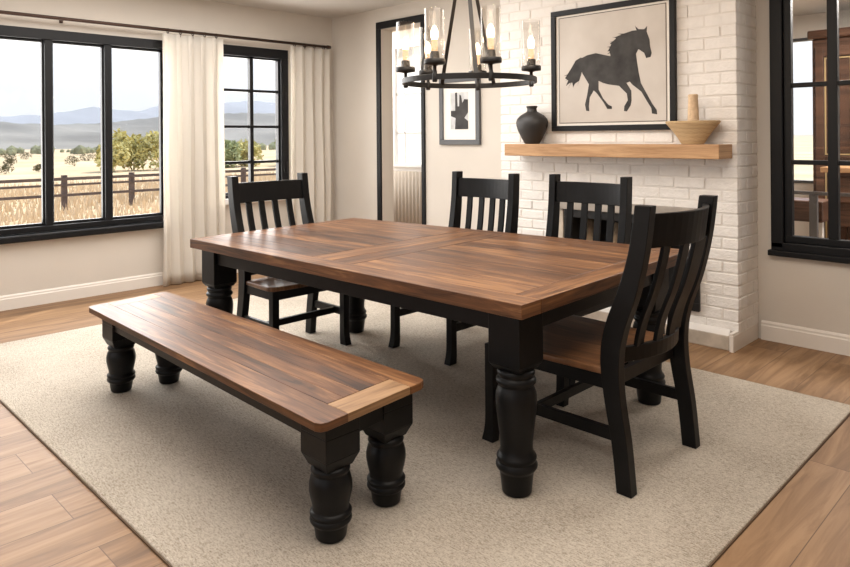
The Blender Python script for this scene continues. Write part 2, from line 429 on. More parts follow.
bm = bmesh.new()
for a, b in zip(ys[::2], ys[1::2]): box(bm, LX-.045, LX-.040, a+.015, b-.015, .66, 2.175)
rel(w1, bm); link('pane', bm, M['glass'], w1)
bm = bmesh.new(); box(bm, LX-.10, LX+.075, W1[0]-.03, W1[1]+.03, .535, .592)
rel(w1, bm); link('window_sill', bm, M['frame_black'], w1, bevel=.012, segs=3)

w2 = empty('window_2', (LX, 3.77, .72)); tag(w2, kind='structure')
bm = bmesh.new(); frame_yz(bm, LX-.10, LX+.02, W2[0], W2[1], .755, W2[3], .06, .09, .10, .035)
rel(w2, bm); link('window_frame', bm, M['frame_black'], w2, bevel=.004)
bm = bmesh.new()
box(bm, LX-.06, LX-.01, 3.752, 3.792, .79, 2.195)
for z in (1.845, 1.475, 1.11): box(bm, LX-.058, LX-.012, 3.40, 4.11, z-.014, z+.014)
frame_yz(bm, LX-.06, LX-.01, 3.40, 4.11, .79, 2.195, .02, .02, .02, .02)
rel(w2, bm); link('muntin', bm, M['frame_black'], w2, bevel=.003)
bm = bmesh.new(); box(bm, LX-.045, LX-.040, 3.41, 4.10, .80, 2.185); rel(w2, bm); link('pane', bm, M['glass'], w2)
bm = bmesh.new(); box(bm, LX-.10, LX+.07, W2[0], W2[1]+.02, .70, .755); rel(w2, bm); link('window_sill', bm, M['sill_white'], w2, bevel=.008)
bm = bmesh.new(); box(bm, LX+.02, LX+.035, 4.165, 4.18, 1.72, 1.84); box(bm, LX+.02, LX+.035, 4.165, 4.18, .98, 1.10)
rel(w2, bm); link('window_handle', bm, M['iron'], w2, bevel=.003)

# curtain rod and curtains
RX = LX+.12
rod = empty('curtain_rod', (RX, 2.4, 2.360)); tag(rod, 'thin dark bronze curtain rod running above both left windows', 'curtain rod')
bm = bmesh.new(); tube(bm, [(0, -2.6, 0), (0, 2.24, 0)], .015, 12); link('rod', bm, M['bronze'], rod)
bm = bmesh.new(); tube(bm, [(0, 2.24, 0), (0, 2.285, 0)], .020, 14); link('finial', bm, M['bronze'], rod)
for y in (-1.2, -.45, 2.02):
    bm = bmesh.new(); tube(bm, [(0, y, 0), (-.115, y, 0)], .008, 8); box(bm, -.12, -.112, y-.014, y+.014, -.02, .02); link('bracket', bm, M['bronze'], rod)
def curtain(y0, y1, ztop, folds, label, seedv):
    rnd = random.Random(seedv)
    root = empty('curtain', (RX, (y0+y1)/2, 0)); tag(root, label, 'curtain', 'linen curtains on the long rod')
    bm = bmesh.new(); nu, nv = folds*14, 22
    ph = [rnd.uniform(-.5, .5) for _ in range(folds+2)]; am = [rnd.uniform(.7, 1.25) for _ in range(folds+2)]
    g = []
    for i in range(nu+1):
        u = i/nu; row = []; k = u*folds; fi = int(min(k, folds-.001))
        for j in range(nv+1):
            v = j/nv; z = .012+(ztop-.012)*v
            amp = .033*am[fi]*(1-(k-fi))+.033*am[fi+1]*(k-fi); amp *= (.55+.45*(1-v))
            x = amp*math.sin(2*PI*k+.55*math.sin(3.1*(1-v)+ph[fi]))+.006*math.sin(9*v+5*u)
            y = (u-.5)*(y1-y0)*(1+.03*(1-v))+.008*math.sin(2*PI*k*2+2*v)
            row.append(bm.verts.new((x, y, z)))
        g.append(row)
    for i in range(nu):
        for j in range(nv):
            f = bm.faces.new((g[i][j], g[i+1][j], g[i+1][j+1], g[i][j+1])); f.smooth = True
    o = link('panel', bm, M['curtain'], root, smooth=True)
    sd = o.modifiers.new('solid', 'SOLIDIFY'); sd.thickness = .0025
    for k in range(folds):
        y = ((k+.5)/folds-.5)*(y1-y0)
        bm = bmesh.new()
        pts = [(.0, y+.0, 2.372)]
        ring = [(.021*math.cos(a), y, 2.352+.021*math.sin(a)) for a in [2*PI*i/14 for i in range(15)]]
        tube(bm, ring, .0048, 6); tube(bm, [(0, y, 2.334), (0, y, ztop-.02)], .003, 6)
        link('ring', bm, M['bronze'], root)
curtain(2.765, 3.37, 2.325, 5, 'cream linen curtain between the two left windows, falling to the floor', 3)
curtain(4.15, 4.66, 2.33, 4, 'cream linen curtain hanging in the room corner right of the gridded window', 5)

# ---------------------------------------------------------------- doorway in the back wall and the hall beyond
d1 = empty('door_1', (-5.13, BY, 0)); tag(d1, kind='structure')
bm = bmesh.new(); y0, y1 = BY-.022, BY
box(bm, OP[0]-.062, OP[0], y0, y1, 0, OP[3]); box(bm, OP[1], OP[1]+.045, y0, y1, 0, OP[3])
box(bm, OP[0]-.062, OP[1]+.045, y0, y1, OP[3], OP[3]+.075)
rel(d1, bm); link('door_frame', bm, M['frame_black'], d1, bevel=.004)
HY = 6.4
bm = bmesh.new(); box(bm, -8.6, -4.2, BY+WT, HY+WT, -.1, 0); struct('floor', bm, M['floor'])
bm = bmesh.new(); box(bm, -8.6, -4.2, BY+WT, HY+WT, 2.80, 2.92); struct('ceiling', bm, M['ceiling'])
HW = (-6.98, -6.25, .95, 2.60)
wall_y('wall_hall', HY, HY+WT, -8.6, -4.2, 0, 2.8, [HW], M['trim'])
wall_x('wall_hall', -4.2-WT, -4.2, BY+WT, HY, 0, 2.8, [], M['wall'])
w3 = empty('window_3', (-6.6, HY, .95)); tag(w3, kind='structure')
def frame_xz(bm, y0, y1, x0, x1, z0, z1, w, wt=None, wb=None):
    wt = wt or w; wb = wb or w
    box(bm, x0, x1, y0, y1, z1-wt, z1); box(bm, x0, x1, y0, y1, z0, z0+wb)
    box(bm, x0, x0+w, y0, y1, z0+wb, z1-wt); box(bm, x1-w, x1, y0, y1, z0+wb, z1-wt)
bm = bmesh.new(); frame_xz(bm, HY-.015, HY+.06, HW[0], HW[1], HW[2], HW[3], .04)
box(bm, -6.80, -6.775, HY+.02, HY+.05, .99, 2.56)
for z in (1.42, 1.95): box(bm, HW[0]+.04, HW[1]-.04, HY+.02, HY+.05, z-.012, z+.012)
rel(w3, bm); link('window_frame', bm, M['sill_white'], w3, bevel=.003)
bm = bmesh.new(); box(bm, HW[0]+.03, HW[1]-.03, HY+.033, HY+.037, .98, 2.57); rel(w3, bm); link('pane', bm, M['glare_pane'], w3)
# pleated fabric under the hall window
bm = bmesh.new(); g = []
for i in range(91):
    x = -6.93+.68*i/90; g.append([bm.verts.new((x, HY-.06+.022*math.sin(i*2*PI/9), z)) for z in (.02, .9)])
for a, b in zip(g, g[1:]):
    f = bm.faces.new((a[0], b[0], b[1], a[1])); f.smooth = True
o = link('fabric_panel', bm, simple('beige_pleated_fabric', (.50, .44, .37), .9)); sd = o.modifiers.new('s', 'SOLIDIFY'); sd.thickness = .003
tag(o, 'beige pleated fabric panel under the bright hall window, seen through the black doorway', 'curtain')

# ---------------------------------------------------------------- chimney breast
CX0, CX1, CY = -3.56, -1.665, 4.46
FX0, FX1, FZ0, FZ1 = -2.93, -1.98, .20, .80      # firebox opening
bm = bmesh.new(); r = random.Random(4)
e = .0045
# mortar core (three pieces around the firebox)
for b_ in ((CX0+e, FX0, CY+e, BY, 0, CZ), (FX1, CX1-e, CY+e, BY, 0, CZ), (FX0, FX1, CY+e, BY, 0, FZ0), (FX0, FX1, CY+e, BY, FZ1, CZ)):
    box(bm, *b_, mi=1)
def brick(x0, x1, y0, y1, z0, z1):
    j = lambda a: a+r.uniform(-.0016, .0016)
    d = r.uniform(-.002, .002)
    fs = box(bm, j(x0), j(x1), j(y0)+d, j(y1), j(z0), j(z1), 0)
BH, BL, MJ = .0755, .212, .010
row = 0; z = .10
while z < CZ:
    z1 = min(z+BH-MJ, CZ)
    x = CX0-(BL/2 if row % 2 else 0)
    while x < CX1-.02:
        a, b_ = max(x, CX0), min(x+BL-MJ, CX1)
        if b_-a > .03:
            segs = [(a, b_)]
            if z1 > FZ0 and z < FZ1:
                segs = [(p, q) for p, q in ((a, min(b_, FX0)), (max(a, FX1), b_)) if q-p > .02]
            for p, q in segs: brick(p, q, CY, CY+.05, z, z1)
        x += BL
    # right flank, visible from the camera, and left flank
    for X, sx in ((CX1, -1), (CX0, 1)):
        y = CY+.055+(0 if row % 2 else -BL/2)
        while y < BY-.02:
            a, b_ = max(y, CY+.052), min(y+BL-MJ, BY)
            if b_-a > .03:
                xx = sorted((X, X+sx*.03)); brick(xx[0], xx[1], a, b_, z, z1)
            y += BL
    z += BH; row += 1
ch = link('chimney_breast', bm, [M['brick'], M['mortar']], bevel=.0045, segs=2)
ch['kind'] = 'structure'; ch.name = 'wall_chimney'
# firebox
fb = empty('fireplace', ((FX0+FX1)/2, CY, FZ0)); tag(fb, 'fireplace with a black metal surround and grey lintel in the white brick chimney', 'fireplace')
bm = bmesh.new(); d = .30; t = .012
box(bm, FX0, FX1, CY+d, CY+d+t, FZ0, FZ1); box(bm, FX0, FX0+t, CY+.01, CY+d, FZ0, FZ1); box(bm, FX1-t, FX1, CY+.01, CY+d, FZ0, FZ1)
box(bm, FX0+t, FX1-t, CY+.01, CY+d, FZ0, FZ0+t); box(bm, FX0+t, FX1-t, CY+.01, CY+d, FZ1-t, FZ1)
rel(fb, bm); link('firebox', bm, M['soot'], fb)
bm = bmesh.new(); frame_xz(bm, CY-.03, CY-.002, FX0-.005, FX1+.075, FZ0-.0, FZ1+.0, .055); rel(fb, bm); link('metal_surround', bm, M['iron'], fb, bevel=.004)
bm = bmesh.new(); box(bm, FX0-.10, FX1+.075, CY-.045, CY-.002, FZ1+.004, FZ1+.075); rel(fb, bm); link('lintel', bm, M['lintel'], fb, bevel=.006)
bm = bmesh.new(); box(bm, FX0-.10, FX0-.012, CY-.03, CY-.002, .125, FZ1); rel(fb, bm); link('stone_jamb', bm, M['stone'], fb, bevel=.005)
for lx, tilt, h in ((-2.80, -.05, .50), (-2.70, .10, .47), (-2.50, .06, .50), (-2.34, .10, .42)):
    bm = bmesh.new(); tube(bm, [(lx, CY+.10, FZ0+.03), (lx+tilt, CY+.20, FZ0+.03+h)], .033, 12)
    o = link('log', bm, M['log']); 
    tag(o, 'pale split log standing in the firebox behind the far side chairs', 'log', 'logs in the firebox')
# hearth slab
he = empty('hearth', (-2.63, 4.42, 0)); tag(he, 'low worn stone hearth slab at the foot of the white brick chimney', 'hearth')
bm = bmesh.new(); box(bm, CX0-.03, -1.70, CY-.07, CY-.004, 0, .092); rel(he, bm); link('slab', bm, M['stone'], he, bevel=.006)
bm = bmesh.new(); prism8(bm, [(CX0-.03, CY-.066, .0925), (-1.705, CY-.066, .0925), (-1.705, CY-.004, .0925), (CX0-.03, CY-.004, .0925)],
                         [(CX0-.03, CY-.058, .097), (-1.713, CY-.058, .097), (-1.713, CY-.004, .118), (CX0-.03, CY-.004, .118)])
rel(he, bm); link('mortar_cap', bm, M['mortar'], he)
bm = bmesh.new(); box(bm, -1.69, -1.664, CY-.09, BY-.018, 0, .102); box(bm, -1.69, -1.668, CY-.088, BY-.018, .102, .116); struct('baseboard_chimney', bm, M['trim'], bevel=.003)
bm = bmesh.new(); box(bm, -1.775, -1.70, CY-.083, CY-.071, .052, .066); box(bm, -1.74, -1.70, CY-.086, CY-.071, .064, .076)
o = link('metal_latch', bm, M['iron'], he, bevel=.003)

# mantel
MZ0, MZ1, MY = 1.206, 1.296, 4.245
B = Boards(); B.add([(-3.353, MY), (-1.694, MY), (-1.694, CY-.004), (-3.353, CY-.004)], MZ0, MZ1, (1, 0), 0)
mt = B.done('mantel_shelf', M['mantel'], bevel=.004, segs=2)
tag(mt, 'thick pale oak beam mantel shelf mounted on the white brick chimney', 'mantel')

# vase, bowl, candle
bm = bmesh.new()
lathe(bm, [(.060, 0), (.068, .006), (.095, .055), (.122, .105), (.136, .150), (.139, .178), (.130, .205), (.104, .232), (.070, .252), (.049, .262), (.042, .272), (.041, .290), (.048, .302), (.050, .308), (.046, .312), (.036, .308), (.033, .29), (.03, .27)], seg=40)
o = link('vase', bm, M['vase']); o.location = (-3.175, 4.365, MZ1+.001); o.scale = (.97, .72, .94)
tag(o, 'round matte black vase with a narrow neck on the left of the mantel', 'vase')
bm = bmesh.new()
prof = [(.070, 0), (.075, .004), (.10, .045), (.135, .09), (.165, .125), (.176, .138), (.178, .146), (.170, .150), (.160, .143), (.128, .10), (.09, .05), (.06, .02), (.0005, .018)]
lathe(bm, prof, seg=40)
bl = link('bowl', bm, M['basket']); bl.location = (-1.905, 4.355, MZ1+.001); bl.scale = (1, .56, 1)
tag(bl, 'wide woven straw bowl on the right end of the mantel', 'bowl')
bm = bmesh.new()
lathe(bm, [(.042, 0), (.046, .004), (.045, .10), (.041, .105), (.038, .20), (.034, .27), (.036, .292), (.030, .298), (.0005, .296)], seg=24)
o = link('candle', bm, M['candle']); o.location = (-1.915, 4.42, MZ1+.001); o.scale = (.9, .7, 1.01)
o.location = (-1.90, 4.355, MZ1+.021)
tag(o, 'tan textured pillar candle rising from the woven bowl', 'candle')

# horse picture
HX0, HX1, HZ0, HZ1 = -3.038, -2.052, 1.392, 2.305
pc = empty('framed_picture', ((HX0+HX1)/2, CY, HZ0)); tag(pc, 'large black-framed picture of a trotting dark horse above the mantel', 'picture')
bm = bmesh.new(); frame_xz(bm, CY-.034, CY-.002, HX0, HX1, HZ0, HZ1, .040); rel(pc, bm); link('frame', bm, M['frame_black'], pc, bevel=.003)
bm = bmesh.new(); box(bm, HX0+.035, HX1-.035, CY-.018, CY-.006, HZ0+.035, HZ1-.035); rel(pc, bm); link('mat_board', bm, M['mat'], pc)
bm = bmesh.new(); frame_xz(bm, CY-.0205, CY-.0185, HX0+.064, HX1-.064, HZ0+.058, HZ1-.054, .006); rel(pc, bm); link('inner_line', bm, M['ink_line'], pc)
bm = bmesh.new(); box(bm, HX0+.070, HX1-.070, CY-.0200, CY-.0182, HZ0+.064, HZ1-.060); rel(pc, bm); link('art_paper', bm, M['paper'], pc)
HORSE = [(-2.773,1.933),(-2.728,1.949),(-2.655,1.958),(-2.535,1.925),(-2.545,1.963),(-2.56,1.96),(-2.529,2.01),(-2.542,2.013),(-2.491,2.048),(-2.502,2.057),(-2.429,2.076),(-2.363,2.089),(-2.333,2.088),(-2.344,2.12),(-2.319,2.094),(-2.276,2.089),(-2.254,2.109),(-2.258,2.07),(-2.238,2.015),(-2.234,1.968),(-2.223,1.92),(-2.231,1.894),(-2.263,1.888),(-2.277,1.925),(-2.32,1.956),(-2.339,1.924),(-2.331,1.863),(-2.321,1.801),(-2.304,1.719),(-2.265,1.65),(-2.223,1.575),(-2.189,1.528),(-2.186,1.498),(-2.224,1.505),(-2.228,1.542),(-2.259,1.59),(-2.301,1.659),(-2.366,1.71),(-2.388,1.734),(-2.413,1.726),(-2.377,1.67),(-2.375,1.602),(-2.382,1.568),(-2.412,1.525),(-2.434,1.529),(-2.431,1.563),(-2.404,1.603),(-2.411,1.651),(-2.471,1.709),(-2.555,1.724),(-2.599,1.737),(-2.635,1.755),(-2.635,1.691),(-2.6,1.626),(-2.558,1.579),(-2.529,1.565),(-2.529,1.546),(-2.565,1.548),(-2.594,1.594),(-2.65,1.666),(-2.675,1.687),(-2.709,1.637),(-2.717,1.572),(-2.713,1.536),(-2.74,1.541),(-2.749,1.587),(-2.731,1.651),(-2.715,1.734),(-2.745,1.781),(-2.771,1.822),(-2.771,1.836),(-2.797,1.765),(-2.832,1.747),(-2.851,1.722),(-2.857,1.756),(-2.882,1.753),(-2.913,1.733),(-2.893,1.773),(-2.92,1.793),(-2.865,1.862),(-2.826,1.918),(-2.781,1.937)]
def flat_shape(bm, pts, y0, y1):
    vs = [bm.verts.new((x, y0, z)) for x, z in pts]
    es = [bm.edges.new((vs[i], vs[(i+1) % len(vs)])) for i in range(len(vs))]
    g = bmesh.ops.triangle_fill(bm, use_beauty=True, use_dissolve=False, edges=es)
    ex = bmesh.ops.extrude_face_region(bm, geom=[f for f in g['geom'] if isinstance(f, bmesh.types.BMFace)])
    bmesh.ops.translate(bm, verts=[v for v in ex['geom'] if isinstance(v, bmesh.types.BMVert)], vec=(0, y1-y0, 0))
    bmesh.ops.recalc_face_normals(bm, faces=bm.faces)
bm = bmesh.new(); flat_shape(bm, HORSE, CY-.0195, CY-.0212)
for (x, z, dx, dz, w_) in ((-2.53,1.955,-.035,-.012,.012),(-2.52,1.99,-.045,.004,.014),(-2.50,2.025,-.045,.002,.012),(-2.47,2.05,-.05,.010,.014),(-2.43,2.07,-.05,.010,.012),(-2.53,1.93,-.03,-.02,.014),
                          (-2.86,1.80,-.06,-.03,.016),(-2.86,1.78,-.035,-.07,.014),(-2.83,1.78,-.02,-.07,.014),(-2.80,1.79,-.01,-.06,.014),(-2.88,1.82,-.05,-.01,.012)):
    flat_shape(bm, [(x-dz*.1, z+w_/2), (x+dx, z+dz), (x+.004, z-w_/2)] if dx > -.04 or dz > -.02 else [(x-w_/2, z), (x+dx, z+dz), (x+w_/2, z)], CY-.0196, CY-.0211)
rel(pc, bm); link('horse_drawing', bm, M['ink'], pc)

# small picture on the back wall
PX0, PX1, PZ0, PZ1 = -4.565, -4.06, 1.280, 1.915
p2 = empty('framed_picture', ((PX0+PX1)/2, BY, PZ0)); tag(p2, 'small grey-framed photograph with wide white mat, on the wall left of the chimney', 'picture')
bm = bmesh.new(); frame_xz(bm, BY-.03, BY-.002, PX0, PX1, PZ0, PZ1, .048); rel(p2, bm); link('frame', bm, M['frame_grey'], p2, bevel=.003)
bm = bmesh.new(); box(bm, PX0+.04, PX1-.04, BY-.014, BY-.004, PZ0+.04, PZ1-.04); rel(p2, bm); link('mat_board', bm, M['mat'], p2)
bm = bmesh.new(); box(bm, -4.425, -4.205, BY-.0165, BY-.0142, 1.425, 1.77); rel(p2, bm)
link('photo_print', bm, simple('pale_print', (.52, .52, .52), .7, noise=.25, nscale=12), p2)
bm = bmesh.new()
flat_shape(bm, [(-4.37, 1.425), (-4.205, 1.425), (-4.205, 1.50), (-4.25, 1.53), (-4.205, 1.58), (-4.205, 1.70), (-4.25, 1.705), (-4.275, 1.67), (-4.29, 1.74), (-4.31, 1.75), (-4.315, 1.64), (-4.335, 1.64), (-4.34, 1.77), (-4.365, 1.77), (-4.365, 1.60), (-4.42, 1.60), (-4.42, 1.55), (-4.36, 1.53)], BY-.016, BY-.0175)
rel(p2, bm); link('print_figure', bm, M['ink'], p2)

# ---------------------------------------------------------------- interior window and the room behind it
w4 = empty('window_4', (-.42, BY, .575)); tag(w4, kind='structure')
bm = bmesh.new()
box(bm, -1.575, -1.50, BY-.03, BY+WT+.02, .62, 2.46); box(bm, .65, .75, BY-.035, BY+WT+.02, .62, 2.46)
box(bm, -1.575, .75, BY-.03, BY+WT+.02, 2.36, 2.46); box(bm, -1.575, .75, BY-.03, BY+WT+.02, .60, .655)
rel(w4, bm); link('window_frame', bm, M['frame_black'], w4, bevel=.005)
bm = bmesh.new(); frame_xz(bm, BY+.0, BY+.05, -1.50, .65, .655, 2.36, .045)
box(bm, -1.247, -1.190, BY-.004, BY+.046, .70, 2.315)
for x in (-.93, -.62, -.31, .0, .31): box(bm, x-.022, x+.022, BY+.002, BY+.044, .70, 2.315)
for z in (1.175, 1.67): box(bm, -1.455, .605, BY+.004, BY+.042, z-.015, z+.015)
rel(w4, bm); link('muntin', bm, M['frame_black'], w4, bevel=.004)
bm = bmesh.new(); box(bm, -1.46, .61, BY+.022, BY+.026, .69, 2.325); rel(w4, bm); link('pane', bm, M['glass'], w4)
bm = bmesh.new(); box(bm, -1.59, .78, BY-.05, BY, .567, .603); rel(w4, bm); link('window_sill', bm, M['frame_black'], w4, bevel=.004)
RY = 7.6
bm = bmesh.new(); box(bm, -3.2, 1.8, BY+WT, RY+WT, -.1, 0); struct('floor', bm, M['floor'])
bm = bmesh.new(); box(bm, -3.2, 1.8, BY+WT, RY+WT, 2.55, 2.67); struct('ceiling', bm, M['ceiling'])
FW = (-2.9, -2.06, .86, 2.32)
wall_y('wall_far', RY, RY+WT, -3.2, 1.8, 0, 2.55, [FW], M['trim'])
wall_x('wall_far', -3.2-WT, -3.2, BY+WT, RY, 0, 2.55, [], M['wall'])
w5 = empty('window_5', (-2.48, RY, .86)); tag(w5, kind='structure')
bm = bmesh.new(); frame_xz(bm, RY-.02, RY+.06, *FW, .03); rel(w5, bm); link('window_frame', bm, M['frame_grey'], w5, bevel=.003)
bm = bmesh.new(); box(bm, FW[0]+.02, FW[1]-.02, RY+.02, RY+.025, FW[2]+.02, FW[3]-.02); rel(w5, bm); link('pane', bm, M['glass'], w5)

# armoire seen through the interior window
ar = empty('armoire', (-1.35, 7.3, 0)); tag(ar, 'tall dark red-brown armoire with panelled doors seen through the right window', 'armoire')
B = Boards(); X0, X1 = -1.98, -.75
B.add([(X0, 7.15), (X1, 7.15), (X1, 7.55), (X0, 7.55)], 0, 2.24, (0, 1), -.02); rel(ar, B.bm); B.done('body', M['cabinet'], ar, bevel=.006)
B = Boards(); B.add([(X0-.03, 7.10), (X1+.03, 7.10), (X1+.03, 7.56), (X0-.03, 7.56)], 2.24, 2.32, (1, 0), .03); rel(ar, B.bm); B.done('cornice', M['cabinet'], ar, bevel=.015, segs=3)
for k in range(3):
    xa = X0+.03+k*.40; xb = xa+.37
    B = Boards()
    for q in ((xa, xa+.07), (xb-.07, xb)): B.add([(q[0], 7.125), (q[1], 7.125), (q[1], 7.149), (q[0], 7.149)], .12, 2.16, (0, 1), .03)
    for zz in ((.12, .2), (1.05, 1.15), (2.07, 2.16)): B.add([(xa+.07, 7.125), (xb-.07, 7.125), (xb-.07, 7.149), (xa+.07, 7.149)], zz[0], zz[1], (1, 0), .0)
    rel(ar, B.bm); dr = B.done('door', M['cabinet'], ar, bevel=.004)
    bm = bmesh.new()
    for z0_, z1_ in ((1.16, 2.06), (.21, 1.04)): frame_xz(bm, 7.135, 7.147, xa+.075, xb-.075, z0_, z1_, .012)
    rel(ar, bm); link('moulding', bm, M['frame_gold'], dr)
# sideboard
sb = empty('sideboard', (-1.1, 6.7, 0)); tag(sb, 'brown wooden sideboard with a tan top in front of the armoire', 'sideboard')
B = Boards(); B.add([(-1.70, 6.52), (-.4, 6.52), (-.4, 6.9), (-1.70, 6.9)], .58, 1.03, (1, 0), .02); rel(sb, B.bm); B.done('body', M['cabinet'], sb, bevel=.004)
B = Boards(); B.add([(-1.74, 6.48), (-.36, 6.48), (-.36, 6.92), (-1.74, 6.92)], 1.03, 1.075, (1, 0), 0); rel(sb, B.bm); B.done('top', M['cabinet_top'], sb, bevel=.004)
for k in range(3):
    xa = -1.67+k*.42
    B = Boards(); B.add([(xa, 6.505), (xa+.38, 6.505), (xa+.38, 6.519), (xa, 6.519)], .78, .99, (1, 0), .06); rel(sb, B.bm); dr = B.done('drawer', M['cabinet'], sb, bevel=.004)
    bm = bmesh.new(); box(bm, xa+.15, xa+.23, 6.49, 6.504, .88, .90); rel(sb, bm); link('handle', bm, M['iron'], dr)
for x in (-1.68, -.45):
    for y in (6.55, 6.85):
        bm = bmesh.new(); box(bm, x, x+.05, y-.025, y+.025, 0, .58); rel(sb, bm); link('leg', bm, M['cabinet'], sb)
# wooden bench and rail just behind the interior window
wb = empty('console_table', (-1.75, 5.72, 0)); tag(wb, 'low brown wooden console with thick top behind the right window', 'table')
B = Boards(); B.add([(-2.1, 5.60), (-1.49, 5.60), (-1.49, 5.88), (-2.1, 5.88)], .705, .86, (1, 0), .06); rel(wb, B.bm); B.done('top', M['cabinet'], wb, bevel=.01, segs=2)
for x in (-2.05, -1.57):
    bm = bmesh.new(); box(bm, x, x+.05, 5.70, 5.75, 0, .705); rel(wb, bm); link('leg', bm, M['trim'], wb)
rl = empty('metal_railing', (-1.2, 5.5, 0)); tag(rl, 'grey metal railing just behind the right window', 'railing')
bm = bmesh.new(); box(bm, -2.0, .2, 5.49, 5.51, .915, .94); rel(rl, bm); link('rail', bm, M['rail_grey'], rl)
for x in (-2.0, -1.545, -.9, -.3, .16):
    bm = bmesh.new(); box(bm, x, x+.05, 5.48, 5.52, 0, .915); rel(rl, bm); link('post', bm, M['rail_grey'], rl)

# ---------------------------------------------------------------- rug
RG = (-5.22, -.895, .965, 3.905)
rg = empty('rug', ((RG[0]+RG[1])/2, (RG[2]+RG[3])/2, 0)); tag(rg, 'large beige woven rug under the dining table and bench', 'rug')
bm = bmesh.new(); box(bm, RG[0]+.005, RG[1]-.005, RG[2]+.005, RG[3]-.005, .0005, .012)
rel(rg, bm); link('pile', bm, M['rug'], rg, bevel=.004)
bm = bmesh.new()
t_ = .005
box(bm, RG[0], RG[1], RG[2], RG[2]+t_, .0005, .007); box(bm, RG[0], RG[1], RG[3]-t_, RG[3], .0005, .007)
box(bm, RG[0], RG[0]+t_, RG[2]+t_, RG[3]-t_, .0005, .007); box(bm, RG[1]-t_, RG[1], RG[2]+t_, RG[3]-t_, .0005, .007)
rel(rg, bm); link('shadow_binding', bm, M['rug_edge'], rg)  # edge strip, dark to stand for the rug's shadow line
FZ = .0125     # things on the rug stand here

# ---------------------------------------------------------------- table
TQ = [(-3.835, 1.885), (-1.452, 1.928), (-1.515, 3.44), (-3.925, 3.19)]
tb = empty('dining_table', (-2.68, 2.6, FZ)); tag(tb, 'long dining table with walnut plank top and black turned legs', 'table')
Q = quad(TQ); L, Wd = 2.39, 1.40
B = Boards(); g = .0006; zt0, zt1 = .718, .77
def tboard(s0, s1, t0, t1, along, tone=None, q=Q, BB=None, z0=zt0, z1=zt1, mi=0):
    BB.add([q(s0+g, t0+g), q(s1-g, t0+g), q(s1-g, t1-g), q(s0+g, t1-g)], z0, z1, along, tone, mi)
X = (1, .02); Y = (0, 1)
bw = .115/Wd; ew = .115/L
tones = iter([.00, .05, -.05, .03, -.08, .06, -.02, .02, -.07, .05, .01, -.04, .07, -.03, .0, .04, -.06, .03, .05, -.02, -.05, .03])
tboard(0, 1, 0, bw, X, .03, BB=B); tboard(0, 1, 1-bw, 1, X, -.03, BB=B)
tboard(0, ew, bw, 1-bw, Y, .0, BB=B); tboard(1-ew, 1, bw, 1-bw, Y, .03, BB=B)
# inner frame, centre cross boards, then lengthwise planks
cs0, cs1 = .435, .565
tboard(cs0, (cs0+cs1)/2, bw, 1-bw, Y, .05, BB=B); tboard((cs0+cs1)/2, cs1, bw, 1-bw, Y, -.04, BB=B)
npk = 8
for s0, s1 in ((ew, cs0), (cs1, 1-ew)):
    for k in range(npk):
        t0 = bw+(1-2*bw)*k/npk; t1 = bw+(1-2*bw)*(k+1)/npk
        tboard(s0, s1, t0, t1, X, B.rnd.uniform(-.11, .09), BB=B)
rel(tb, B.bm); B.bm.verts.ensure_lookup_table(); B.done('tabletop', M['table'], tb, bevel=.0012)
# legs
LEG = [(-3.755, 2.03), (-1.60, 2.085), (-1.655, 3.25), (-3.715, 3.035)]
def table_leg(bm, cx, cy, hb=.074):
    box(bm, cx-hb, cx+hb, cy-hb, cy+hb, .505, .717)
    v = [(cx+sx*hb, cy+sy*hb) for sx, sy in ((-1,-1),(1,-1),(1,1),(-1,1))]; w = [(cx+sx*hb*.80, cy+sy*hb*.80) for sx, sy in ((-1,-1),(1,-1),(1,1),(-1,1))]
    prism8(bm, [(x, y, .483) for x, y in w], [(x, y, .5049) for x, y in v])
    lathe(bm, [(.052, FZ), (.056, .020), (.064, .092), (.066, .098), (.072, .104), (.079, .114), (.079, .124), (.073, .133), (.070, .136), (.074, .142), (.0765, .150), (.073, .158), (.066, .164),
               (.061, .182), (.062, .21), (.068, .26), (.0755, .32), (.079, .365), (.077, .39), (.071, .408), (.066, .418), (.067, .424), (.075, .432), (.077, .440), (.073, .449), (.066, .454),
               (.069, .460), (.073, .468), (.070, .478), (.060, .484)], cx, cy, 36)
for cx, cy in LEG:
    bm = bmesh.new(); table_leg(bm, cx, cy); rel(tb, bm); link('leg', bm, M['black'], tb, bevel=.003)
def apron(bm, a, b, w, z0, z1):
    a, b = Vector((*a, 0)), Vector((*b, 0)); d = (b-a).normalized(); n = Vector((-d.y, d.x, 0))*w/2
    c = [a-n, b-n, b+n, a+n]
    prism8(bm, [(p.x, p.y, z0) for p in c], [(p.x, p.y, z1) for p in c])
def off(p, q, k):     # shorten a segment so it butts against the leg blocks
    p, q = Vector(p), Vector(q); d = (q-p).normalized(); return (p+d*k)[:], (q-d*k)[:]
for i in range(4):
    a, b = off(LEG[i], LEG[(i+1) % 4], .078)
    n = {0: (0, -.045), 1: (.045, 0), 2: (0, .045), 3: (-.045, 0)}[i]
    a = (a[0]+n[0], a[1]+n[1]); b = (b[0]+n[0], b[1]+n[1])
    bm = bmesh.new(); apron(bm, a, b, .024, .625, .717); rel(tb, bm); link('apron', bm, M['black'], tb, bevel=.002)

# ---------------------------------------------------------------- bench
BQ = [(-3.905, 1.335), (-1.752, 1.285), (-1.795, 1.802), (-3.955, 1.790)]
be = empty('bench', (-2.85, 1.55, FZ)); tag(be, 'low walnut-topped bench with four stout black turned legs', 'bench')
Qb = quad(BQ); B = Boards(); L2, W2_ = 2.15, .49; zb0, zb1 = .432, .46
X = (1, -.01)
bw = .115/W2_; ew = .115/L2
